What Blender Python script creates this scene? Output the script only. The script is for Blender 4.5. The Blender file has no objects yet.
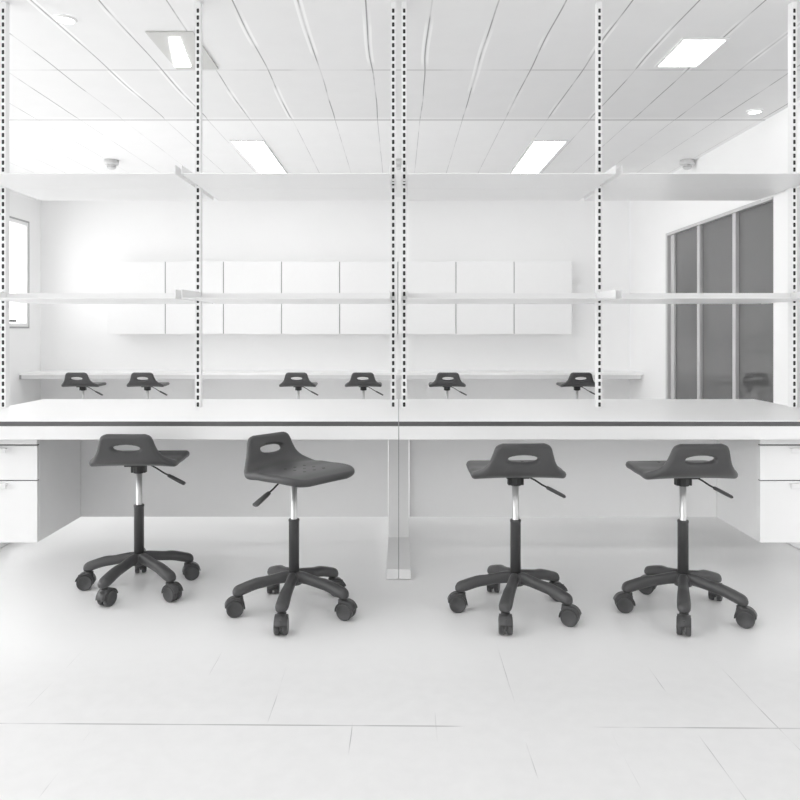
import bpy, bmesh, math, random
from mathutils import Vector, Matrix
random.seed(3)
S = bpy.context.scene
COL = S.collection
WORLD_L, WORLD_R, LAMP = 6.5, .32, 13.0
PI = math.pi

# ------------------------------------------------------------------ materials
def new_mat(name, base=(.8, .8, .8), rough=.5, metal=0., spec=.5, noise=0., nscale=60., bump=0.):
    m = bpy.data.materials.new(name); m.use_nodes = True
    nt = m.node_tree; b = nt.nodes['Principled BSDF']
    b.inputs['Base Color'].default_value = (*base, 1)
    b.inputs['Roughness'].default_value = rough
    b.inputs['Metallic'].default_value = metal
    b.inputs['Specular IOR Level'].default_value = spec
    if noise or bump:
        tc = nt.nodes.new('ShaderNodeTexCoord')
        n = nt.nodes.new('ShaderNodeTexNoise'); n.inputs['Scale'].default_value = nscale
        n.inputs['Detail'].default_value = 4
        nt.links.new(tc.outputs['Object'], n.inputs['Vector'])
        if noise:
            r = nt.nodes.new('ShaderNodeMapRange')
            r.inputs['To Min'].default_value = 1 - noise; r.inputs['To Max'].default_value = 1 + noise
            nt.links.new(n.outputs['Fac'], r.inputs['Value'])
            mx = nt.nodes.new('ShaderNodeVectorMath'); mx.operation = 'SCALE'
            mx.inputs[0].default_value = base
            nt.links.new(r.outputs['Result'], mx.inputs['Scale'])
            nt.links.new(mx.outputs['Vector'], b.inputs['Base Color'])
        if bump:
            bp = nt.nodes.new('ShaderNodeBump'); bp.inputs['Strength'].default_value = bump
            bp.inputs['Distance'].default_value = .002
            nt.links.new(n.outputs['Fac'], bp.inputs['Height'])
            nt.links.new(bp.outputs['Normal'], b.inputs['Normal'])
    return m

def emit_mat(name, col, strength):
    m = bpy.data.materials.new(name); m.use_nodes = True
    nt = m.node_tree; b = nt.nodes['Principled BSDF']
    b.inputs['Base Color'].default_value = (.8, .8, .8, 1)
    b.inputs['Emission Color'].default_value = (*col, 1)
    b.inputs['Emission Strength'].default_value = strength
    return m

M_wall = new_mat('wall_paint', (.93, .93, .93), .7, spec=.25, noise=.012, nscale=3)
M_white = new_mat('white_laminate', (.90, .90, .90), .45, spec=.35, noise=.01, nscale=20)
M_top = new_mat('worktop_laminate', (.92, .92, .92), .35, spec=.4, noise=.01, nscale=30)
M_metal = new_mat('white_powder_coat', (.85, .85, .85), .4, spec=.4, noise=.01, nscale=40)
M_shelf = new_mat('glossy_white_shelf', (.87, .87, .87), .28, spec=.4, noise=.01, nscale=10)
M_edge = new_mat('dark_edge_band', (.105, .105, .105), .4, noise=.06, nscale=80)
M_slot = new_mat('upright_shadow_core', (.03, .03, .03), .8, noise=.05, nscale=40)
M_plastic = new_mat('grey_moulded_plastic', (.066, .066, .067), .36, spec=.4, noise=.05, nscale=120, bump=.12)
M_black = new_mat('black_plastic', (.012, .012, .012), .45, noise=.05, nscale=60)
M_chrome = new_mat('brushed_chrome', (.72, .72, .72), .34, metal=.7, noise=.03, nscale=30)
M_alu = new_mat('aluminium_frame', (.62, .62, .62), .38, metal=.35, noise=.03, nscale=30)
M_seam = new_mat('grey_seam', (.36, .36, .36), .7, noise=.05, nscale=40)
M_lamp = emit_mat('lamp_diffuser', (1, 1, 1), LAMP)
M_apron = new_mat('pale_grey_laminate', (.72, .72, .72), .5, spec=.3, noise=.01, nscale=20)
M_detector = new_mat('detector_plastic', (.66, .66, .66), .5, noise=.01, nscale=20)
M_seal = new_mat('grey_window_seal', (.42, .42, .42), .7, noise=.05, nscale=40)
M_trim = new_mat('white_trim', (.84, .84, .84), .45, spec=.35, noise=.01, nscale=20)

def glass_dark():
    m = bpy.data.materials.new('grey_tinted_glass'); m.use_nodes = True
    nt = m.node_tree; nt.nodes.remove(nt.nodes['Principled BSDF'])
    out = nt.nodes['Material Output']
    d = nt.nodes.new('ShaderNodeBsdfDiffuse')
    tc = nt.nodes.new('ShaderNodeTexCoord'); n = nt.nodes.new('ShaderNodeTexNoise')
    n.inputs['Scale'].default_value = 2
    nt.links.new(tc.outputs['Object'], n.inputs['Vector'])
    r = nt.nodes.new('ShaderNodeMapRange'); r.inputs['To Min'].default_value = .115; r.inputs['To Max'].default_value = .135
    nt.links.new(n.outputs['Fac'], r.inputs['Value']); nt.links.new(r.outputs['Result'], d.inputs['Color'])
    g = nt.nodes.new('ShaderNodeBsdfGlossy'); g.inputs['Roughness'].default_value = .012
    g.inputs['Color'].default_value = (.8, .8, .8, 1)
    f = nt.nodes.new('ShaderNodeFresnel'); f.inputs['IOR'].default_value = 2.1
    mx = nt.nodes.new('ShaderNodeMixShader')
    nt.links.new(f.outputs[0], mx.inputs[0]); nt.links.new(d.outputs[0], mx.inputs[1]); nt.links.new(g.outputs[0], mx.inputs[2])
    nt.links.new(mx.outputs[0], out.inputs['Surface'])
    return m
M_dglass = glass_dark()

def glass_clear():
    m = bpy.data.materials.new('clear_pane'); m.use_nodes = True
    nt = m.node_tree; nt.nodes.remove(nt.nodes['Principled BSDF'])
    out = nt.nodes['Material Output']
    t = nt.nodes.new('ShaderNodeBsdfTransparent'); g = nt.nodes.new('ShaderNodeBsdfGlossy')
    g.inputs['Roughness'].default_value = .02
    mx = nt.nodes.new('ShaderNodeMixShader'); mx.inputs[0].default_value = .05
    nt.links.new(t.outputs[0], mx.inputs[1]); nt.links.new(g.outputs[0], mx.inputs[2])
    nt.links.new(mx.outputs[0], out.inputs['Surface'])
    return m
M_pane = glass_clear()

class NG:                                         # tiny node-graph helper
    def __init__(s, m): s.nt = m.node_tree
    def math(s, op, a, b=None, c=None):
        n = s.nt.nodes.new('ShaderNodeMath'); n.operation = op
        for i, v in enumerate((a, b, c)):
            if v is None: continue
            if isinstance(v, (int, float)): n.inputs[i].default_value = v
            else: s.nt.links.new(v, n.inputs[i])
        return n.outputs[0]
    def ramp(s, v, a, b, x, y):
        n = s.nt.nodes.new('ShaderNodeMapRange'); n.interpolation_type = 'SMOOTHSTEP'
        s.nt.links.new(v, n.inputs['Value'])
        for k, q in (('From Min', a), ('From Max', b), ('To Min', x), ('To Max', y)):
            if isinstance(q, (int, float)): n.inputs[k].default_value = q
            else: s.nt.links.new(q, n.inputs[k])
        return n.outputs['Result']
    def noise(s, vec, scale, detail=3):
        n = s.nt.nodes.new('ShaderNodeTexNoise'); n.inputs['Scale'].default_value = scale
        n.inputs['Detail'].default_value = detail
        s.nt.links.new(vec, n.inputs['Vector']); return n.outputs['Fac']

def mat_ceiling():
    m = new_mat('ceiling_planks', (.83, .83, .83), .75, spec=.2)
    g = NG(m); nt = m.node_tree; b = nt.nodes['Principled BSDF']
    tc = nt.nodes.new('ShaderNodeTexCoord'); sp = nt.nodes.new('ShaderNodeSeparateXYZ')
    nt.links.new(tc.outputs['Object'], sp.inputs[0]); x, y = sp.outputs[0], sp.outputs[1]
    near = g.ramp(y, 6.50, 6.62, 1., 0.)                          # the rougher old panels of the near half
    wob = g.math('MULTIPLY', g.math('SUBTRACT', g.noise(tc.outputs['Object'], .9, 1), .5), g.math('MULTIPLY', near, .05))
    xx = g.math('ADD', x, wob)
    P = .379
    fx = g.math('ABSOLUTE', g.math('SUBTRACT', g.math('FRACT', g.math('ADD', g.math('DIVIDE', xx, P), 20.0)), .5))   # 0 at half-period lines
    dx = g.math('MULTIPLY', fx, P)
    w = g.math('ADD', g.math('MULTIPLY', near, .0015), .0025)
    lx = g.ramp(dx, g.math('MULTIPLY', w, .5), g.math('MULTIPLY', w, 1.6), 1., 0.)
    Q = 1.27
    dy = g.math('MULTIPLY', g.math('ABSOLUTE', g.math('SUBTRACT', g.math('FRACT', g.math('ADD', g.math('DIVIDE', g.math('SUBTRACT', y, 6.61), Q), 20.5)), .5)), Q)
    ly = g.math('MULTIPLY', g.ramp(dy, .004, .014, 1., 0.), near)
    edge = g.ramp(g.math('ABSOLUTE', g.math('SUBTRACT', y, 6.61)), .006, .016, 1., 0.)
    brk = g.ramp(g.noise(tc.outputs['Object'], 2.3), .36, .55, .25, 1.)
    mask = g.math('MAXIMUM', g.math('MULTIPLY', lx, g.math('ADD', g.math('MULTIPLY', near, .2), .38)), g.math('MULTIPLY', ly, .3))
    mask = g.math('MAXIMUM', g.math('MULTIPLY', mask, brk), g.math('MULTIPLY', edge, .6))
    # pale repair strips beside some joints of the near panels
    strip = g.math('MULTIPLY', g.ramp(g.math('ABSOLUTE', g.math('SUBTRACT', dx, .018)), .005, .010, 1., 0.), g.math('MULTIPLY', near, g.ramp(g.noise(tc.outputs['Object'], .9), .5, .6, 0., 1.)))
    soft = g.math('MULTIPLY', g.noise(tc.outputs['Object'], 5., 6), .04)
    base = g.math('SUBTRACT', g.math('ADD', .89, soft), g.math('MULTIPLY', near, .10))
    v = g.math('MULTIPLY', base, g.math('SUBTRACT', 1., mask))
    v = g.math('ADD', v, g.math('MULTIPLY', strip, .12))
    cb = nt.nodes.new('ShaderNodeCombineColor')
    for i in range(3): nt.links.new(v, cb.inputs[i])
    nt.links.new(cb.outputs[0], b.inputs['Base Color'])
    return m
M_ceil = mat_ceiling()

def mat_floor():
    m = new_mat('pale_floor', (.8, .8, .8), .32, spec=.5)
    g = NG(m); nt = m.node_tree; b = nt.nodes['Principled BSDF']
    tc = nt.nodes.new('ShaderNodeTexCoord'); sp = nt.nodes.new('ShaderNodeSeparateXYZ')
    nt.links.new(tc.outputs['Object'], sp.inputs[0]); x, y = sp.outputs[0], sp.outputs[1]
    n1 = g.noise(tc.outputs['Object'], 1.3)
    yy = g.math('ADD', y, g.math('MULTIPLY', g.math('SUBTRACT', n1, .5), .12))
    near = g.ramp(yy, 2.45, 2.95, 1., 0.)                          # older screed tiles in the foreground
    P = .262
    dx = g.math('MULTIPLY', g.math('ABSOLUTE', g.math('SUBTRACT', g.math('FRACT', g.math('ADD', g.math('DIVIDE', g.math('ADD', x, g.math('MULTIPLY', n1, .03)), P), 20.0)), .5)), P)
    dy = g.math('ABSOLUTE', g.math('SUBTRACT', g.math('ADD', y, g.math('MULTIPLY', x, .012)), 2.275))
    lx = g.math('MULTIPLY', g.ramp(dx, .0007, .002, 1., 0.), g.ramp(g.noise(tc.outputs['Object'], 2.1), .50, .62, 0., .45))
    ly = g.math('MULTIPLY', g.ramp(dy, .0015, .004, 1., 0.), g.ramp(g.noise(tc.outputs['Object'], 1.7), .44, .58, .0, .5))
    mask = g.math('MULTIPLY', g.math('MAXIMUM', lx, ly), near)
    mott = g.math('MULTIPLY', g.math('SUBTRACT', g.noise(tc.outputs['Object'], 18., 6), .5), g.math('ADD', g.math('MULTIPLY', near, .05), .015))
    base = g.math('SUBTRACT', g.math('ADD', .925, mott), g.math('MULTIPLY', near, .13))
    v = g.math('MULTIPLY', base, g.math('SUBTRACT', 1., mask))
    cb = nt.nodes.new('ShaderNodeCombineColor')
    for i in range(3): nt.links.new(v, cb.inputs[i])
    nt.links.new(cb.outputs[0], b.inputs['Base Color'])
    nt.links.new(g.ramp(near, 0., 1., .30, .5), b.inputs['Roughness'])
    return m
M_floor = mat_floor()

# ------------------------------------------------------------------ mesh helpers
def bm_box(bm, x0, x1, y0, y1, z0, z1, mi=0):
    vs = [bm.verts.new(p) for p in ((x0,y0,z0),(x1,y0,z0),(x1,y1,z0),(x0,y1,z0),(x0,y0,z1),(x1,y0,z1),(x1,y1,z1),(x0,y1,z1))]
    for f in ((0,3,2,1),(4,5,6,7),(0,1,5,4),(1,2,6,5),(2,3,7,6),(3,0,4,7)):
        fc = bm.faces.new([vs[i] for i in f]); fc.material_index = mi

def bm_lathe(bm, prof, seg=24, center=(0, 0), axis='z', off=0., cap=True, smooth=True, mi=0):
    """prof: list of (radius, height)."""
    rings = []
    for r, h in prof:
        ring = []
        for k in range(seg):
            a = 2 * PI * k / seg
            if axis == 'z': p = (center[0] + r * math.cos(a), center[1] + r * math.sin(a), h)
            else: p = (center[0] + r * math.cos(a), off + h, center[1] + r * math.sin(a))     # axis y
            ring.append(bm.verts.new(p))
        rings.append(ring)
    for a, b in zip(rings, rings[1:]):
        for k in range(seg):
            f = bm.faces.new((a[k], a[(k+1) % seg], b[(k+1) % seg], b[k])); f.smooth = smooth; f.material_index = mi
    if cap:
        bm.faces.new(rings[0][::-1]).material_index = mi
        bm.faces.new(rings[-1]).material_index = mi

def bm_tube(bm, pts, r, seg=10):
    pts = [Vector(p) for p in pts]; rings = []
    for i, p in enumerate(pts):
        d = (pts[min(i+1, len(pts)-1)] - pts[max(i-1, 0)]).normalized()
        u = d.cross(Vector((0, 0, 1)));
        if u.length < .01: u = d.cross(Vector((1, 0, 0)))
        u.normalize(); w = u.cross(d)
        rr = r[i] if isinstance(r, (list, tuple)) else r
        if not isinstance(rr, tuple): rr = (rr, rr)
        rings.append([bm.verts.new(p + u * rr[0] * math.cos(2*PI*k/seg) + w * rr[1] * math.sin(2*PI*k/seg)) for k in range(seg)])
    for a, b in zip(rings, rings[1:]):
        for k in range(seg):
            bm.faces.new((a[k], a[(k+1) % seg], b[(k+1) % seg], b[k])).smooth = True
    bm.faces.new(rings[0][::-1]); bm.faces.new(rings[-1])

def link(name, bm, mats, parent=None, bevel=0., loc=None):
    bmesh.ops.recalc_face_normals(bm, faces=bm.faces[:])
    me = bpy.data.meshes.new(name); bm.to_mesh(me); bm.free()
    for m in (mats if isinstance(mats, (list, tuple)) else [mats]): me.materials.append(m)
    o = bpy.data.objects.new(name, me); COL.objects.link(o)
    if parent is not None: o.parent = parent
    if loc: o.location = loc
    if bevel:
        md = o.modifiers.new('bevel', 'BEVEL'); md.width = bevel; md.segments = 2; md.limit_method = 'ANGLE'; md.angle_limit = .6
    return o

def box(name, x0, x1, y0, y1, z0, z1, mat, parent=None, bevel=0.):
    bm = bmesh.new(); bm_box(bm, x0, x1, y0, y1, z0, z1)
    return link(name, bm, mat, parent, bevel)

def tag(o, label, cat, group=None):
    o['label'] = label; o['category'] = cat
    if group: o['group'] = group
    return o

def thing(name, label, cat, loc=(0, 0, 0), rz=0., group=None):
    o = bpy.data.objects.new(name, None); COL.objects.link(o)
    o.empty_display_size = .1
    o.location = loc; o.rotation_euler = (0, 0, rz)
    return tag(o, label, cat, group)

def struct(o):
    o['kind'] = 'structure'; return o

def dup(root, loc, label, rz=None, group=None):
    def cp(o, par):
        c = o.copy(); COL.objects.link(c)
        if par is not None: c.parent = par
        for ch in kids.get(o, ()): cp(ch, c)
        return c
    kids = {}
    for o in list(COL.objects):
        if o.parent: kids.setdefault(o.parent, []).append(o)
    r = cp(root, None); r.location = loc
    if rz is not None: r.rotation_euler = (0, 0, rz)
    r['label'] = label
    if group: r['group'] = group
    return r

# ------------------------------------------------------------------ camera
CAM_H = 1.217
cam = bpy.data.cameras.new('camera'); co = bpy.data.objects.new('camera', cam); COL.objects.link(co)
co.location = (0, 0, CAM_H); co.rotation_euler = (PI/2, 0, 0)
cam.sensor_fit = 'HORIZONTAL'; cam.sensor_width = 36; cam.lens = 740 / 800 * 36
cam.shift_y = -(400 - 330) / 800; cam.shift_x = (400 - 398.7) / 800
cam.clip_start = .05
S.camera = co

# ------------------------------------------------------------------ room shell
XL, XR, YB, ZC, YF = -5.08, 3.275, 10.5, CAM_H + 1.876, -1.2
T = .16
struct(box('floor', XL - T, XR + T, YF, YB + T, -.1, 0, M_floor))
struct(box('ceiling', XL - T, XR + T, YF, YB + T, ZC, ZC + .12, M_ceil))
struct(box('wall_back', XL, XR, YB, YB + T, 0, ZC, M_wall))

def wall_with_openings(name, x0, x1, openings, y0=YF, y1=YB + T):
    """Side wall, openings as (y0, y1, z0, z1) along the room's depth."""
    bm = bmesh.new(); ops = sorted(openings); y = y0
    for a, b, c, d in ops:
        bm_box(bm, x0, x1, y, a, 0, ZC)
        if c > 0: bm_box(bm, x0, x1, a, b, 0, c)
        bm_box(bm, x0, x1, a, b, d, ZC)
        y = b
    bm_box(bm, x0, x1, y, y1, 0, ZC)
    return struct(link(name, bm, M_wall))

WZ0, WZ1 = 1.262, 2.68
wins = [(.2, 2.6, .08, WZ1), (3.3, 5.7, .08, WZ1), (6.3, 8.0, .08, WZ1), (8.55, 10.13, WZ0, WZ1)]  # three nearer windows are unseen, added tall to bring light from the left
wall_with_openings('wall_left', XL - T, XL, wins)
DZ = 2.30 + .095
doors = [(6.465, 9.05, 0, DZ), (3.95, 6.08, 0, DZ)]
wall_with_openings('wall_right', XR, XR + T, doors)

for k, (a, b, c, d) in enumerate(wins[::-1]):
    w = bpy.data.objects.new('window_%d' % (k + 1), None); COL.objects.link(w); w.location = (XL, (a + b) / 2, c); struct(w)
    bm = bmesh.new(); x0, x1 = -.09, .012; h = d - c; l = (b - a) / 2; f = .045
    bm_box(bm, x0, x1, -l, -l + f, 0, h); bm_box(bm, x0, x1, l - f, l, 0, h)
    bm_box(bm, x0, x1, -l + f, l - f, 0, f); bm_box(bm, x0, x1, -l + f, l - f, h - f, h)
    link('window_frame', bm, M_trim, w, .003)
    bm = bmesh.new(); q = .022                          # grey seal between frame and wall
    bm_box(bm, .0005, .014, -l - q, -l, -q, h + q); bm_box(bm, .0005, .014, l, l + q, -q, h + q)
    bm_box(bm, .0005, .014, -l, l, -q, 0); bm_box(bm, .0005, .014, -l, l, h, h + q)
    link('seal', bm, M_seal, w)
    box('pane', -.055, -.049, -l + f, l - f, f, h - f, M_pane, w)
    box('window_stay', -.03, .012, l - .50, l - .32, f + .016, f + .044, M_black, w, .002)

for k, (a, b, c, d) in enumerate(doors):
    r = bpy.data.objects.new('door_%d' % (k + 1), None); COL.objects.link(r); r.location = (XR, a, 0); struct(r)
    L = b - a; bm = bmesh.new()
    bm_box(bm, .002, .13, 0, .012, 0, d); bm_box(bm, -.012, .13, L - .06, L, 0, d)
    bm_box(bm, -.012, .13, .012, L - .06, d - .035, d); bm_box(bm, -.012, .13, .012, L - .06, 0, .03)
    link('door_frame', bm, M_alu, r, .002)
    cuts = [0.012, 7.23 - a, 8.09 - a, L - .06] if k == 0 else [.03, .75, 1.45, L - .06]
    for i in range(1, 3):
        box('mullion', .0, .034, cuts[i] - .035, cuts[i] + .035, .03, d - .035, M_alu, r, .002)
    for i in range(3):
        e0 = 0 if i == 0 else .035; e1 = .035
        if i == 2: e1 = .16; box('jamb_post', .012, .034, cuts[3] - .16, cuts[3] - .05, .03, d - .035, M_alu, r, .002)
        box('glass_panel', .034, .044, cuts[i] + e0, cuts[i+1] - e1, .03, d - .035, M_dglass, r)

# ------------------------------------------------------------------ ceiling fittings
def ceiling_light(cx, cy, wx, ly, label):
    r = thing('ceiling_light', label, 'ceiling light', (cx, cy, ZC - .001), 0, 'recessed ceiling lights')
    f = .018; x, y = wx / 2, ly / 2
    bm = bmesh.new()
    bm_box(bm, -x - f, -x, -y - f, y + f, -.012, 0); bm_box(bm, x, x + f, -y - f, y + f, -.012, 0)
    bm_box(bm, -x, x, -y - f, -y, -.012, 0); bm_box(bm, -x, x, y, y + f, -.012, 0)
    link('frame', bm, M_trim, r, .002)
    box('diffuser', -x, x, -y, y, -.007, 0, M_lamp, r)
    return r
ceiling_light(-1.50, 8.22, .31, 1.80, 'long lit ceiling panel on the left, above the far cabinets')
ceiling_light(1.50, 8.22, .31, 1.80, 'long lit ceiling panel on the right, above the far cabinets')
ceiling_light(1.97, 5.0, .27, .48, 'short bright square ceiling panel near the camera at upper right')
ceiling_light(-1.50, 2.0, .31, 1.80, 'added long ceiling panel overhead on the left, unseen fill for the foreground')  # added lamp out of view, brightens the foreground
# damaged grey panel with only a wedge still lit
r = thing('ceiling_light', 'grey ceiling panel at upper left with only a narrow lit wedge', 'ceiling light', (-1.44, 4.97, ZC - .001), 0, 'recessed ceiling lights')
bm = bmesh.new(); bm_box(bm, -.15, .15, -.33, .33, -.010, 0); link('panel', bm, new_mat('aged_panel', (.60, .60, .585), .7, noise=.03, nscale=8), r, .002)
bm = bmesh.new()
pts = [(-.02, -.26), (.045, -.26), (-.03, .26), (-.145, .26)]
lo = [bm.verts.new((px, py, -.016)) for px, py in pts]; hi = [bm.verts.new((px, py, -.010)) for px, py in pts]
bm.faces.new(lo); bm.faces.new(hi[::-1])
for i in range(4): bm.faces.new((lo[i], lo[(i+1) % 4], hi[(i+1) % 4], hi[i]))
link('diffuser', bm, M_lamp, r)

def downlight(cx, cy, label):
    r = thing('downlight', label, 'ceiling light', (cx, cy, ZC - .001), 0, 'round ceiling spots')
    bm = bmesh.new(); bm_lathe(bm, [(.068, 0), (.068, -.006), (.060, -.012), (.052, -.012), (.052, -.004)], 28, cap=False); link('rim', bm, M_trim, r)
    bm = bmesh.new(); bm_lathe(bm, [(.052, -.004), (.05, -.009)], 28); link('lens', bm, M_lamp, r)
downlight(-2.01, 4.46, 'small round lit ceiling spot at upper left')
downlight(3.05, 6.34, 'small round lit ceiling spot by the right wall')

def detector(cx, cy, label):
    r = thing('smoke_detector', label, 'smoke detector', (cx, cy, ZC - .001), 0, 'ceiling smoke detectors')
    bm = bmesh.new(); bm_lathe(bm, [(.078, 0), (.078, -.042), (.072, -.052), (.058, -.055)], 28); link('base', bm, M_detector, r)
    bm = bmesh.new(); bm_lathe(bm, [(.052, -.055), (.050, -.070), (.046, -.072), (.046, -.088), (.030, -.100), (.012, -.104)], 24); link('sensor', bm, M_detector, r)
    bm = bmesh.new(); bm_lathe(bm, [(.048, -.0725), (.048, -.078)], 24); link('vent_ring', bm, M_seam, r)
detector(-3.17, 8.17, 'white round smoke detector on the ceiling at left')
detector(3.185, 8.17, 'white round smoke detector on the ceiling beside the right wall')
detector(0.0, 8.17, 'white round smoke detector behind the middle pair of uprights')

# ------------------------------------------------------------------ wall cabinets
cab_y, CW = YB - .36, .797
x0 = (107 - 398.7) / (740 / cab_y)
place = ['leftmost white wall cabinet, at the window end of the row', 'second white wall cabinet from the left end', 'third white wall cabinet from the left end',
         'fourth white wall cabinet from the left end', 'fifth white wall cabinet, just right of the middle', 'third white wall cabinet from the right end',
         'second white wall cabinet from the right end', 'rightmost white wall cabinet, casting a shadow on the wall']
place[3] = 'fourth white wall cabinet, behind the middle uprights on their left'
place[4] = 'fifth white wall cabinet, seen between and right of the middle uprights'
c = thing('wall_cabinet', place[0], 'cabinet', (x0 + CW / 2, YB, 1.165), 0, 'white wall cabinets above the far bench')
hw = CW / 2
box('body', -hw, hw, -.335, -.001, 0, .99, M_white, c)
box('door', -hw + .006, hw - .006, -.36, -.338, -.004, .99, M_white, c, .002)
box('door_seal', -hw + .001, hw - .001, -.346, -.3355, .001, .989, M_seam, c)
for k in range(1, 8):
    dup(c, (x0 + CW / 2 + k * CW, YB, 1.165), place[k])

# far bench along the back wall
b = thing('wall_bench', 'long white bench fixed along the back wall under the cabinets', 'bench', (0, YB, 0))
bh = CAM_H - .575
box('worktop', XL + .002, XR - .002, -.60, -.001, bh - .03, bh, M_top, b, .003)
box('front_apron', XL + .03, XR - .03, -.598, -.57, bh - .084, bh - .03, M_apron, b, .002)
box('end_cap', XL + .004, XL + .03, -.599, -.57, bh - .084, bh - .03, M_seam, b)
for i in range(5):
    xx = XL + .12 + i * (XR - XL - .24) / 4
    box('wall_support', xx - .02, xx + .02, -.45, -.001, bh - .080, bh - .03, M_metal, b, .003)

# ------------------------------------------------------------------ island workbench
TH, YT0, YT1, TW = .775, 3.60, 4.735, 2.272
GAP = .0018
YU = 4.218                                    # front face of the uprights
def workbench(sgn, label):
    r = thing('workbench', label, 'workbench', (0, YT0, 0), 0, 'paired laboratory workbenches')
    def X(a, b): return (a, b) if sgn > 0 else (-b, -a)
    D = YT1 - YT0
    xa, xb = X(GAP, TW)
    box('worktop', xa, xb, 0, D, TH - .004, TH, M_top, r, .0012)
    box('edge_band', xa, xb, .001, D - .001, TH - .026, TH - .004, M_edge, r)
    za = TH - .092
    box('front_apron', xa, xb, .0, .022, za, TH - .026, M_metal, r, .002)
    box('rear_apron', xa, xb, D - .022, D, za, TH - .026, M_metal, r, .002)
    for p in ((GAP, GAP + .02), (TW - .02, TW)):
        e0, e1 = X(*p); box('end_rail', e0, e1, .022, D - .022, za, TH - .026, M_metal, r)
    for p in ((GAP, GAP + .058), (TW - .058, TW)):
        l0, l1 = X(*p)
        q0, q1 = X(p[0], p[1] - .004) if p[0] < 1 else X(p[0] + .004, p[1])
        leg = box('leg', q0, q1, .555, .597, .054, TH - .026, M_metal, r)
        bm = bmesh.new(); bm_box(bm, l0, l1, .0, D, .004, .054)
        link('foot', bm, M_metal, leg, .0015)
        for yy in (.06, D - .06): box('glide', l0 + .012, l1 - .012, yy - .03, yy + .03, 0, .004, M_black, leg)
    m0, m1 = X(GAP + .06, TW - .06)
    box('modesty_panel', m0, m1, .600, .616, .157, TH - .026, M_white, r)
    return r
wl = workbench(-1, 'left white workbench with dark worktop edge, under the shelving')
workbench(1, 'right white workbench with dark worktop edge, under the shelving')

box('joint_strip', -.00175, .00175, .0, YT1 - YT0, TH - .092, TH, M_seam, wl)      # dark seam between the two benches
box('leg_seam', -.00175, .00175, .556, .596, .055, TH - .093, M_seam, wl)
box('foot_seam', -.00175, .00175, .002, YT1 - YT0 - .002, .008, .0535, M_seam, wl)

def pedestal(sgn, label):
    r = thing('drawer_pedestal', label, 'drawer unit', (sgn * 2.0, 3.69, .157), 0, 'hanging drawer pedestals')
    hw, D = .198, .505
    h = TH - .0262 - .157
    box('body', -hw, hw, .022, D, 0, h, M_white, r, .002)
    box('top_rail', -hw, hw, 0, .0215, .489, h, M_white, r, .002)
    def drawer(z0, z1):
        d = box('drawer', -hw, hw, 0, .0205, z0, z1, M_white, r, .002)
        bm = bmesh.new(); hx = .052                     # folded finger pull
        bm_box(bm, -hx, hx, -.022, 0, z1 - .014, z1 - .010); bm_box(bm, -hx, hx, -.024, -.020, z1 - .034, z1 - .010)
        link('pull', bm, M_metal, d, .0015)
    drawer(.0, .307); drawer(.3115, .483)
    for z0, z1 in ((.3072, .3113), (.4832, .4888)): box('drawer_gap', -hw + .002, hw - .002, .005, .022, z0, z1, M_slot, r)
pedestal(-1, 'white two-drawer unit hanging under the left workbench')
pedestal(1, 'white two-drawer unit hanging under the right workbench')

# ------------------------------------------------------------------ shelving
UX = (.0313, 1.145, 2.256)
UW, UD = .029, .044
def upright_mesh():
    bm = bmesh.new(); w = UW / 2; H = ZC - .012 - TH
    hx, pitch, hh = .0072, .0394, .025
    bm_box(bm, -w, -hx, 0, .002, 0, H); bm_box(bm, hx, w, 0, .002, 0, H)
    z = 0.; k = 0
    while True:
        h0 = .004 + k * pitch
        if h0 + hh > H - .02: break
        bm_box(bm, -hx, hx, 0, .002, z, h0); 
        # clipped corners make the slots round-ended
        for sx in (-1, 1):
            for zz, dz in ((h0, .003), (h0 + hh, -.003)):
                vs = [(sx*hx, zz), (sx*hx, zz + dz), (sx*(hx - .0025), zz)]
                a = [bm.verts.new((p, 0., q)) for p, q in vs]; c_ = [bm.verts.new((p, .002, q)) for p, q in vs]
                bm.faces.new(a); bm.faces.new(c_[::-1])
                for i in range(3): bm.faces.new((a[i], a[(i+1) % 3], c_[(i+1) % 3], c_[i]))
        z = h0 + hh; k += 1
    bm_box(bm, -hx, hx, 0, .002, z, H)
    bm_box(bm, -w, -w + .002, .002, UD, 0, H); bm_box(bm, w - .002, w, .002, UD, 0, H)
    bm_box(bm, -w + .002, w - .002, UD - .002, UD, 0, H)
    return bm
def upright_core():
    bm = bmesh.new(); w = UW / 2; bm_box(bm, -w + .003, w - .003, .0021, .012, .001, ZC - .016 - TH); return bm  # dark insert standing in for the shade behind the slots

side = {-1: 'left', 1: 'right'}
upl = {(-1, 0): 'slotted white upright of the middle pair, on the left bench', (1, 0): 'slotted white upright of the middle pair, on the right bench',
       (-1, 1): 'slotted white upright halfway along the left bench', (1, 1): 'slotted white upright halfway along the right bench',
       (-1, 2): 'slotted white upright at the far left end of the left bench', (1, 2): 'slotted white upright at the far right end of the right bench'}
u0 = None
for sg in (-1, 1):
    for k, ux in enumerate(UX):
        loc = (sg * ux, YU, TH + .0005)
        if u0 is None:
            u0 = thing('shelf_upright', upl[(sg, k)], 'shelf upright', loc, 0, 'slotted shelving uprights')
            link('post', upright_mesh(), M_metal, u0); link('slot_shade_insert', upright_core(), M_slot, u0)
            box('top_cap', -UW/2, UW/2, 0, UD, ZC - .012 - TH, ZC - .004 - TH, M_metal, u0)
        else: dup(u0, loc, upl[(sg, k)])

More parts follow.
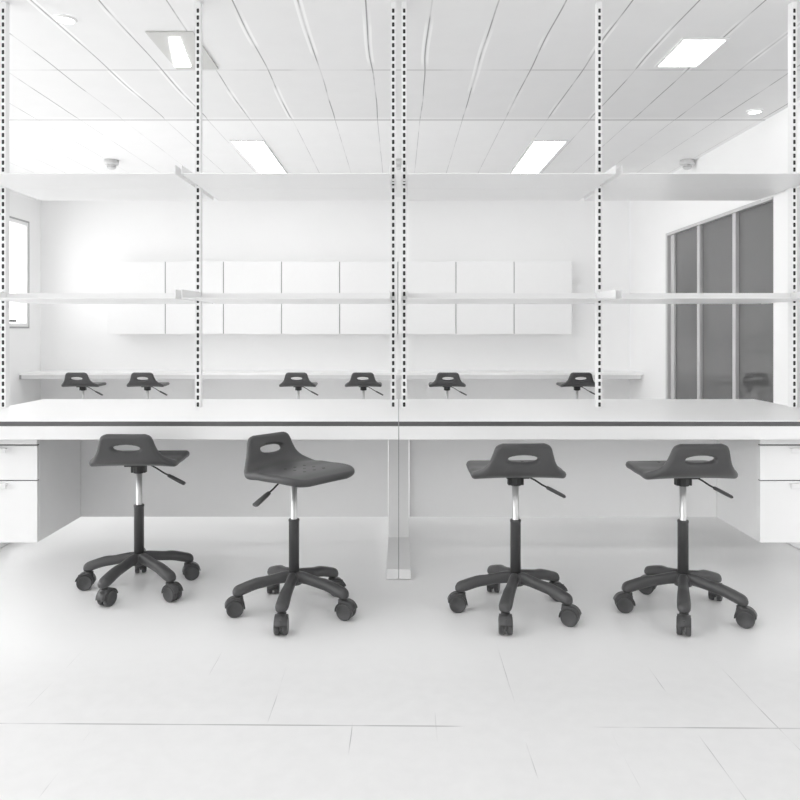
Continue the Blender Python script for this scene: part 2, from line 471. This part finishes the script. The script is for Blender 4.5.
YS0, YS1 = 3.847, 4.64
LEV = {'upper': CAM_H + .811, 'lower': CAM_H + .1637}
BH = .047
def bracket_mesh(L):
    """Two thin plates side by side, from the post (y = 0) outwards to y = -L; bottom at z = 0."""
    bm = bmesh.new()
    for sx in (-1, 1):
        a, b_ = (sx * .0185, sx * .0160); x0_, x1_ = min(a, b_), max(a, b_)
        prof = [(0, 0), (-L, 0), (-L, BH), (-L + .02, BH), (0, BH + .004)]
        A = [bm.verts.new((x0_, y, z)) for y, z in prof]; B = [bm.verts.new((x1_, y, z)) for y, z in prof]
        bm.faces.new(A); bm.faces.new(B[::-1])
        for i in range(len(prof)):
            j = (i + 1) % len(prof); bm.faces.new((A[i], A[j], B[j], B[i]))
    bm_box(bm, -.016, .016, -.10, -.09, 0.004, .012)
    return bm
upn = {(-1, 0): 'left upright of the middle pair', (1, 0): 'right upright of the middle pair', (-1, 1): 'upright halfway along the left bench',
       (1, 1): 'upright halfway along the right bench', (-1, 2): 'far left end upright', (1, 2): 'far right end upright'}
meN, meF = bracket_mesh(YU - YS0 - .001), bracket_mesh(YS1 - YU - UD - .001)
pn = link('shelf_bracket', meN, M_metal); pf = link('shelf_bracket', meF, M_metal)
first = {'near': pn, 'far': pf}; seen = set()
for lev, z in LEV.items():
    for sg in (-1, 1):
        for k, ux in enumerate(UX):
            for sd in ('near', 'far'):
                o = first[sd]
                if sd in seen: o = o.copy(); COL.objects.link(o)
                seen.add(sd)
                if sd == 'near': o.location = (sg * ux, YU - .0005, z); o.rotation_euler = (0, 0, 0)
                else: o.location = (sg * ux, YU + UD + .0005, z); o.rotation_euler = (0, 0, PI)
                tag(o, '%s white bracket on the %s side of the %s' % (lev, 'camera' if sd == 'near' else 'far', upn[(sg, k)]), 'shelf bracket', 'white shelf brackets')

ST = .0045
def shelf(x0_, x1_, y0_, y1_, z, lip, label):
    r = thing('shelf', label, 'shelf', ((x0_ + x1_) / 2, (y0_ + y1_) / 2, z), 0, 'glossy white shelves')
    w, d = (x1_ - x0_) / 2, (y1_ - y0_) / 2
    box('panel', -w, w, -d, d, 0, ST, M_shelf, r, .0015)
    if lip > 0: box('back_lip', -w, w, d - .010, d, ST, .047, M_shelf, r, .0015)
    else: box('back_lip', -w, w, -d, -d + .010, ST, .047, M_shelf, r, .0015)
for lev, z in LEV.items():
    for sg in (-1, 1):
        for k in range(2):
            a, b_ = UX[k] + .019, UX[k+1] - .019
            x0_, x1_ = (a, b_) if sg > 0 else (-b_, -a)
            bay = ('inner' if k == 0 else 'outer')
            shelf(x0_, x1_, YS0, YU + .012, z, 1, '%s glossy white shelf on the camera side, %s bay of the %s bench' % (lev, bay, side[sg]))
            shelf(x0_, x1_, YU + .0135, YS1, z, -1, '%s glossy white shelf on the far side, %s bay of the %s bench' % (lev, bay, side[sg]))

# ------------------------------------------------------------------ stools
SEAT_L = .492
def smooth_interp(tab, t):
    """Catmull-Rom through a table of (t, v...)."""
    n = len(tab)
    i = max(0, min(n - 2, next((j for j in range(n - 1) if t <= tab[j+1][0]), n - 2)))
    p0, p1, p2, p3 = tab[max(i-1, 0)], tab[i], tab[i+1], tab[min(i+2, n-1)]
    u = (t - p1[0]) / (p2[0] - p1[0])
    out = []
    for k in range(1, len(p1)):
        m1 = (p2[k] - p0[k]) / (p2[0] - p0[0]) * (p2[0] - p1[0]); m2 = (p3[k] - p1[k]) / (p3[0] - p1[0]) * (p2[0] - p1[0])
        h = (2*u**3 - 3*u**2 + 1) * p1[k] + (u**3 - 2*u**2 + u) * m1 + (-2*u**3 + 3*u**2) * p2[k] + (u**3 - u**2) * m2
        out.append(h)
    return out
# side profile (y forward, z up, seat datum z = 0 at the valley)
YSH = .018
PROF = [(0, .206, -.017), (.02, .188, -.009), (.06, .149, -.001), (.12, .089, .000), (.20, .008, -.003), (.27, -.062, .000), (.32, -.111, .005),
        (.355, -.142, .019), (.385, -.161, .042), (.42, -.174, .074), (.455, -.184, .108), (SEAT_L, -.193, .143)]
PROF = [(t, y + YSH, z) for t, y, z in PROF]
WID = [(0, .105), (.008, .138), (.02, .163), (.04, .182), (.07, .194), (.12, .199), (.20, .201), (.28, .202), (.31, .200), (.33, .190), (.35, .175), (.375, .156), (.40, .141), (.42, .133), (.445, .125), (.465, .119), (.478, .112), (.486, .102), (SEAT_L, .084)]
SLOT_B, SLOT_HW, SLOT_HH = SEAT_L - .067, .060, .0165
def seat_bm():
    nu, nv = 64, 128
    us = [math.sin(PI / 2 * (-1 + 2 * i / nu)) * .5 + (-1 + 2 * i / nu) * .5 for i in range(nu + 1)]
    vs = []
    for j in range(nv + 1):
        t = j / nv; vs.append(SEAT_L * (t - .9 * math.sin(2 * PI * t) / (2 * PI) * .6))
    holes = [(a, b) for a in (-.055, 0, .055) for b in (.10, .16, .22)]
    P = {}
    def W(b): return smooth_interp(WID, b)[0]
    def sdf_slot(a, b):
        r = (abs(a / SLOT_HW) ** 2.4 + abs((b - SLOT_B) / SLOT_HH) ** 2.4) ** (1 / 2.4)
        if r < 1e-6: return -SLOT_HH
        return math.hypot(a, b - SLOT_B) * (1 - 1 / r) if r < 1 else min(math.hypot(a, b - SLOT_B) * (1 - 1 / r), (r - 1) * SLOT_HW)
    for i in range(nu + 1):
        for j in range(nv + 1):
            P[i, j] = [us[i] * W(vs[j]), vs[j]]
    faces = []
    for i in range(nu):
        for j in range(nv):
            c = [(i, j), (i+1, j), (i+1, j+1), (i, j+1)]
            ca = sum(P[k][0] for k in c) / 4; cb = sum(P[k][1] for k in c) / 4
            if sdf_slot(ca, cb) < 0: continue
            faces.append(c)
    edge = {}
    for c in faces:
        for k in range(4):
            e = frozenset((c[k], c[(k+1) % 4])); edge[e] = edge.get(e, 0) + 1
    bnd = set(v for e, n in edge.items() if n == 1 for v in e)
    for v in bnd:                                           # snap the slot rim to a clean stadium outline
        i, j = v
        if 0 < i < nu and 0 < j < nv:
            a, b = P[v]
            r = (abs(a / SLOT_HW) ** 2.4 + abs((b - SLOT_B) / SLOT_HH) ** 2.4) ** (1 / 2.4)
            P[v] = [a / r, SLOT_B + (b - SLOT_B) / r]
    R = .017
    def tau(a, b):
        w = W(b); w2 = W(min(b + .004, SEAT_L)); w1 = W(max(b - .004, 0)); sl = (w2 - w1) / .008
        do = min((w - abs(a)) / math.sqrt(1 + sl * sl), b, SEAT_L - b)
        d = max(0., min(do, sdf_slot(a, b))); d = min(d, R)
        return R * math.sqrt(max(0., 1 - (1 - d / R) ** 2)) * .95
    def pos(a, b):
        y, z = smooth_interp(PROF, b)
        e = .003; y1, z1 = smooth_interp(PROF, min(b + e, SEAT_L)); y0_, z0_ = smooth_interp(PROF, max(b - e, 0))
        t = Vector((0, y1 - y0_, z1 - z0_)).normalized()
        n = Vector((0, t.z, -t.y))                                # towards the sitter
        k = min(1., max(0., (.37 - b) / .10)); kb = 1 - k
        q = (a / .2) ** 2
        p = Vector((a, y, z)) + n * (.010 * q * k * .2 + .006 * q * kb)
        if b < .12: p.z -= .004 * q * (1 - b / .12)               # front corners roll down
        p.z -= .010 * q * math.exp(-((b - .30) / .045) ** 2)       # rear corners drop to the flat underside
        return p, n
    bm = bmesh.new(); top, bot = {}, {}
    used = set(v for c in faces for v in c)
    dl = bm.verts
    for v in used:
        a, b = P[v]; p, n = pos(a, b); t = tau(a, b)
        if v in bnd or t < 1e-5: top[v] = bot[v] = dl.new(p)
        else:
            th = t
            for ha, hb in holes:                                  # shallow drilled vent holes
                pass
            top[v] = dl.new(p + n * th); bot[v] = dl.new(p - n * th)
    for c in faces:
        f = bm.faces.new([top[v] for v in c]); f.smooth = True
        g = [bot[v] for v in c][::-1]
        if len(set(g)) == 4 and set(g) != set(top[v] for v in c):
            f = bm.faces.new(g); f.smooth = True
    vents = []
    for ha, hb in holes:                                          # dark vent holes, a hair above the surface
        hv = bmesh.new(); p, n = pos(ha, hb); p = p + n * (R * .95 + .0010)
        u = Vector((1, 0, 0)); w = n.cross(u).normalized()
        ring = [hv.verts.new(p + (u * math.cos(2*PI*k/12) + w * math.sin(2*PI*k/12)) * .0070) for k in range(12)]
        low = [hv.verts.new(Vector(q.co) - n * .004) for q in ring]
        hv.faces.new(ring); hv.faces.new(low[::-1])
        for k in range(12): hv.faces.new((ring[k], ring[(k+1) % 12], low[(k+1) % 12], low[k]))
        vents.append(hv)
    return bm, vents

def leg_bm():
    """One arm of the star base, along +x."""
    bm = bmesh.new()
    sec = [(.012, .150, .022, .021), (.035, .150, .0215, .024), (.07, .146, .0215, .022), (.12, .137, .0225, .021), (.16, .131, .0245, .0225), (.20, .119, .0265, .0230), (.224, .111, .0270, .0225),
           (.244, .106, .0250, .0200), (.255, .102, .0185, .015), (.260, .100, .008, .007)]
    rings = []; n = 16
    xs = [sec[0][0] + (sec[-1][0] - sec[0][0]) * math.sin(PI / 2 * k / 26) for k in range(27)]
    for x, z, hw, hh in [(x, *smooth_interp(sec, x)) for x in xs]:
        ring = []
        for k in range(n):
            a = 2 * PI * k / n; ca, sa = math.cos(a), math.sin(a)
            e = .62
            y_ = hw * math.copysign(abs(ca) ** e, ca); z_ = hh * math.copysign(abs(sa) ** e, sa)
            if z_ > 0: y_ *= 1 - .22 * (z_ / hh)
            ring.append(bm.verts.new((x, y_, z + z_)))
        rings.append(ring)
    for a, b in zip(rings, rings[1:]):
        for k in range(n): bm.faces.new((a[k], a[(k+1) % n], b[(k+1) % n], b[k])).smooth = True
    bm.faces.new(rings[0][::-1]); bm.faces.new(rings[-1])
    return bm

def caster_hood():
    """Twin-wheel caster hood: rolls along +x, axle along y, swivel stem at the origin, ground at z = 0."""
    bm = bmesh.new(); cx, cz, r0, r1, hw = .017, .0365, .0374, .0425, .0255
    n = 18; A = []
    for k in range(n + 1):
        a = math.radians(-4 + 172 * k / n)
        A.append([bm.verts.new((cx - r * math.cos(a), y, cz + r * math.sin(a))) for r, y in ((r1, -hw), (r1, hw), (r0, hw), (r0, -hw))])
    for p, q in zip(A, A[1:]):
        for k in range(4):
            f = bm.faces.new((p[k], p[(k+1) % 4], q[(k+1) % 4], q[k])); f.smooth = True
    bm.faces.new(A[0]); bm.faces.new(A[-1][::-1])
    bm_box(bm, cx - .0365, cx + .032, -.0045, .0045, .024, .068)          # web between the wheels
    bm_lathe(bm, [(.0185, .046), (.0185, .080), (.0165, .083)], 18)       # stem socket
    bm_lathe(bm, [(.010, .083), (.010, .096)], 12)
    return bm
def wheel_bm(y0_, y1_):
    bm = bmesh.new(); s = 1 if y1_ > y0_ else -1
    bm_lathe(bm, [(.031, y0_), (.0364, y0_ + s*.002), (.0364, y1_ - s*.004), (.033, y1_ - s*.0005), (.0305, y1_), (.0295, y1_ - s*.0015), (.004, y1_ + s*.0005)], 28, center=(.017, .0365), axis='y')
    return bm

SEATME = None
MESH = {}
def get(key, fn, mat):
    if key not in MESH:
        bm = fn(); bmesh.ops.recalc_face_normals(bm, faces=bm.faces[:])
        me = bpy.data.meshes.new(key); bm.to_mesh(me); bm.free(); me.materials.append(mat); MESH[key] = me
    return MESH[key]
def put(name, me, parent, loc=(0, 0, 0), rz=0.):
    o = bpy.data.objects.new(name, me); COL.objects.link(o); o.parent = parent; o.location = loc; o.rotation_euler = (0, 0, rz); return o
_seat, _vent = seat_bm()
SEAT_BM = {'seat': _seat}

def cyl(prof, seg=24):
    def f():
        bm = bmesh.new(); bm_lathe(bm, prof, seg); return bm
    return f
def mount_bm():
    bm = bmesh.new()
    bm_box(bm, -.048, .048, -.060, .060, -.024, -.010)
    bm_lathe(bm, [(.020, -.064), (.026, -.061), (.028, -.030), (.028, -.020)], 8, smooth=False)
    bm_box(bm, -.033, -.022, -.015, .015, -.060, -.02); bm_box(bm, .022, .033, -.015, .015, -.060, -.02)
    return bm
def rod_bm():
    bm = bmesh.new(); bm_tube(bm, [(.02, 0, -.020), (.055, 0, -.026), (.085, 0, -.042), (.115, 0, -.062), (.14, 0, -.075), (.17, 0, -.092)], .0038, 8); return bm
def grip_bm():
    bm = bmesh.new(); bm_tube(bm, [(.136, 0, -.073), (.140, 0, -.0755), (.155, 0, -.083), (.195, 0, -.104), (.212, 0, -.113), (.216, 0, -.115)],
                              [(.007, .006), (.012, .0075), (.015, .008), (.018, .008), (.018, .0075), (.013, .005)], 14); return bm

def stool(label, loc, fwd, base, cast, valley=.609, sleeve=.398, scale=1., group=None, lever=None):
    """fwd: direction the sitter faces (deg, world); base: direction of the first arm (deg); cast: yaw of each caster (deg)."""
    r = thing('stool', label, 'stool', loc, 0, group)
    r.scale = (scale,) * 3
    rz = math.radians(fwd - 90)
    s = put('seat', get('seat', lambda: SEAT_BM['seat'], M_plastic), r, (0, 0, valley), rz)
    if scale == 1.:
        for q, hv in enumerate(_vent): put('vent_hole', get('vent_hole_%d' % q, lambda: hv, M_black), s)
    put('seat_mount', get('seat_mount', mount_bm, M_black), r, (0, 0, valley), rz)
    lv = put('height_lever', get('height_lever', rod_bm, M_black), r, (0, 0, valley), (rz if lever is None else math.radians(lever)))
    put('lever_grip', get('lever_grip', grip_bm, M_plastic), lv)
    zt = valley - .022
    put('gas_piston', get('piston%.3f' % zt, cyl([(.0142, .16), (.0142, zt)]), M_chrome), r)
    put('column_sleeve', get('sleeve%.3f' % sleeve, cyl([(.0225, .155), (.0225, sleeve - .010), (.0237, sleeve - .009), (.0237, sleeve - .002), (.0222, sleeve), (.0150, sleeve + .0005)]), M_plastic), r)
    put('base_hub', get('base_hub', cyl([(.022, .116), (.036, .119), (.042, .128), (.043, .150), (.036, .164), (.0235, .172)], 28), M_plastic), r)
    for k in range(5):
        a = math.radians(base + 72 * k)
        put('base_leg', get('base_leg', leg_bm, M_plastic), r, (0, 0, 0), a)
        c = put('caster', get('caster', caster_hood, M_plastic), r, (.234 * math.cos(a), .234 * math.sin(a), 0), math.radians(cast[k]))
        put('wheel', get('wheel_left', lambda: wheel_bm(.0055, .0275), M_plastic), c)
        put('wheel', get('wheel_right', lambda: wheel_bm(-.0055, -.0275), M_plastic), c)
    return r

def gx(px, z): return (px - 398.7) * z / 740
GS = 'dark grey stools in front of the workbenches'
# arm angle a from the camera-facing direction, positive to the right: world = -90 + a
def az(px): return math.degrees(math.atan((px - 398.7) / 740))          # bearing of a spot seen from the camera
stool('dark grey saddle stool at far left of the front row, beside the left drawer unit', (gx(139, 3.475), 3.475, 0), 90, -90 - 38 - az(139),
      [70, -30, 20, 110, 190], group=GS)
stool('dark grey saddle stool seen from the front, seat top with vent holes showing', (gx(294, 3.21), 3.21, 0), -40, -90 - 12 - az(294),
      [-88, -22, 20, 95, 195], group=GS)
stool('dark grey saddle stool with its back turned, just right of the middle bench legs', (gx(515.5, 3.20), 3.20, 0), 92, -90 - 10 - az(515),
      [-95, -25, 10, 75, 180], group=GS)
stool('dark grey saddle stool at far right of the front row, beside the right drawer unit', (gx(683, 3.19), 3.19, 0), 93, -90 + 1 - az(685),
      [-112, -30, 60, 150, 175], group=GS)
GR = 'dark grey stools along the far wall bench'
rear = [(83, 90, 'dark grey stool at the wall bench, leftmost of the far row'), (147.5, 90, 'dark grey stool at the wall bench, second from left in the far row'),
        (298.5, 90, 'dark grey stool at the wall bench, third from left in the far row'), (363.5, 90, 'dark grey stool at the wall bench, just left of the middle uprights'),
        (447, 90, 'dark grey stool at the wall bench, just right of the middle uprights'), (577, 91, 'dark grey stool at the wall bench, rightmost of the far row')]
for k, (px, fw, lab) in enumerate(rear):
    stool(lab, (gx(px, 9.25), 9.25, 0), fw, 20 + 31 * k, [random.uniform(0, 360) for _ in range(5)], valley=.468, sleeve=.30, scale=1.14, group=GR)

# ------------------------------------------------------------------ daylight and render settings
w = bpy.data.worlds.new('world'); S.world = w; w.use_nodes = True
nt = w.node_tree; bg = nt.nodes['Background']
tc = nt.nodes.new('ShaderNodeTexCoord'); sp = nt.nodes.new('ShaderNodeSeparateXYZ')
nt.links.new(tc.outputs['Generated'], sp.inputs[0])
# bright sky on the window side, dimmer elsewhere
mr = nt.nodes.new('ShaderNodeMapRange'); mr.inputs['From Min'].default_value = -1; mr.inputs['From Max'].default_value = .1
mr.interpolation_type = 'SMOOTHSTEP'
mr.inputs['To Min'].default_value = WORLD_L; mr.inputs['To Max'].default_value = WORLD_R
m2 = nt.nodes.new('ShaderNodeMapRange'); m2.inputs['From Min'].default_value = -.3; m2.inputs['From Max'].default_value = .8
m2.interpolation_type = 'SMOOTHSTEP'; m2.inputs['To Min'].default_value = 1.15; m2.inputs['To Max'].default_value = 1.1
mm = nt.nodes.new('ShaderNodeMath'); mm.operation = 'MULTIPLY'
for q in (mr, m2): nt.links.new(sp.outputs[0], q.inputs['Value'])
nt.links.new(mr.outputs['Result'], mm.inputs[0]); nt.links.new(m2.outputs['Result'], mm.inputs[1])
nt.links.new(mm.outputs[0], bg.inputs['Strength'])
bg.inputs['Color'].default_value = (1, 1, 1, 1)

S.cycles.max_bounces = 14; S.cycles.diffuse_bounces = 8; S.cycles.glossy_bounces = 5; S.cycles.transparent_max_bounces = 12
S.cycles.use_denoising = True; S.cycles.caustics_reflective = False; S.cycles.caustics_refractive = False
S.cycles.sample_clamp_indirect = 6
S.view_settings.view_transform = 'Standard'; S.view_settings.look = 'None'
S.view_settings.gamma = 1; S.view_settings.use_curve_mapping = False
S.view_settings.exposure = -0.65
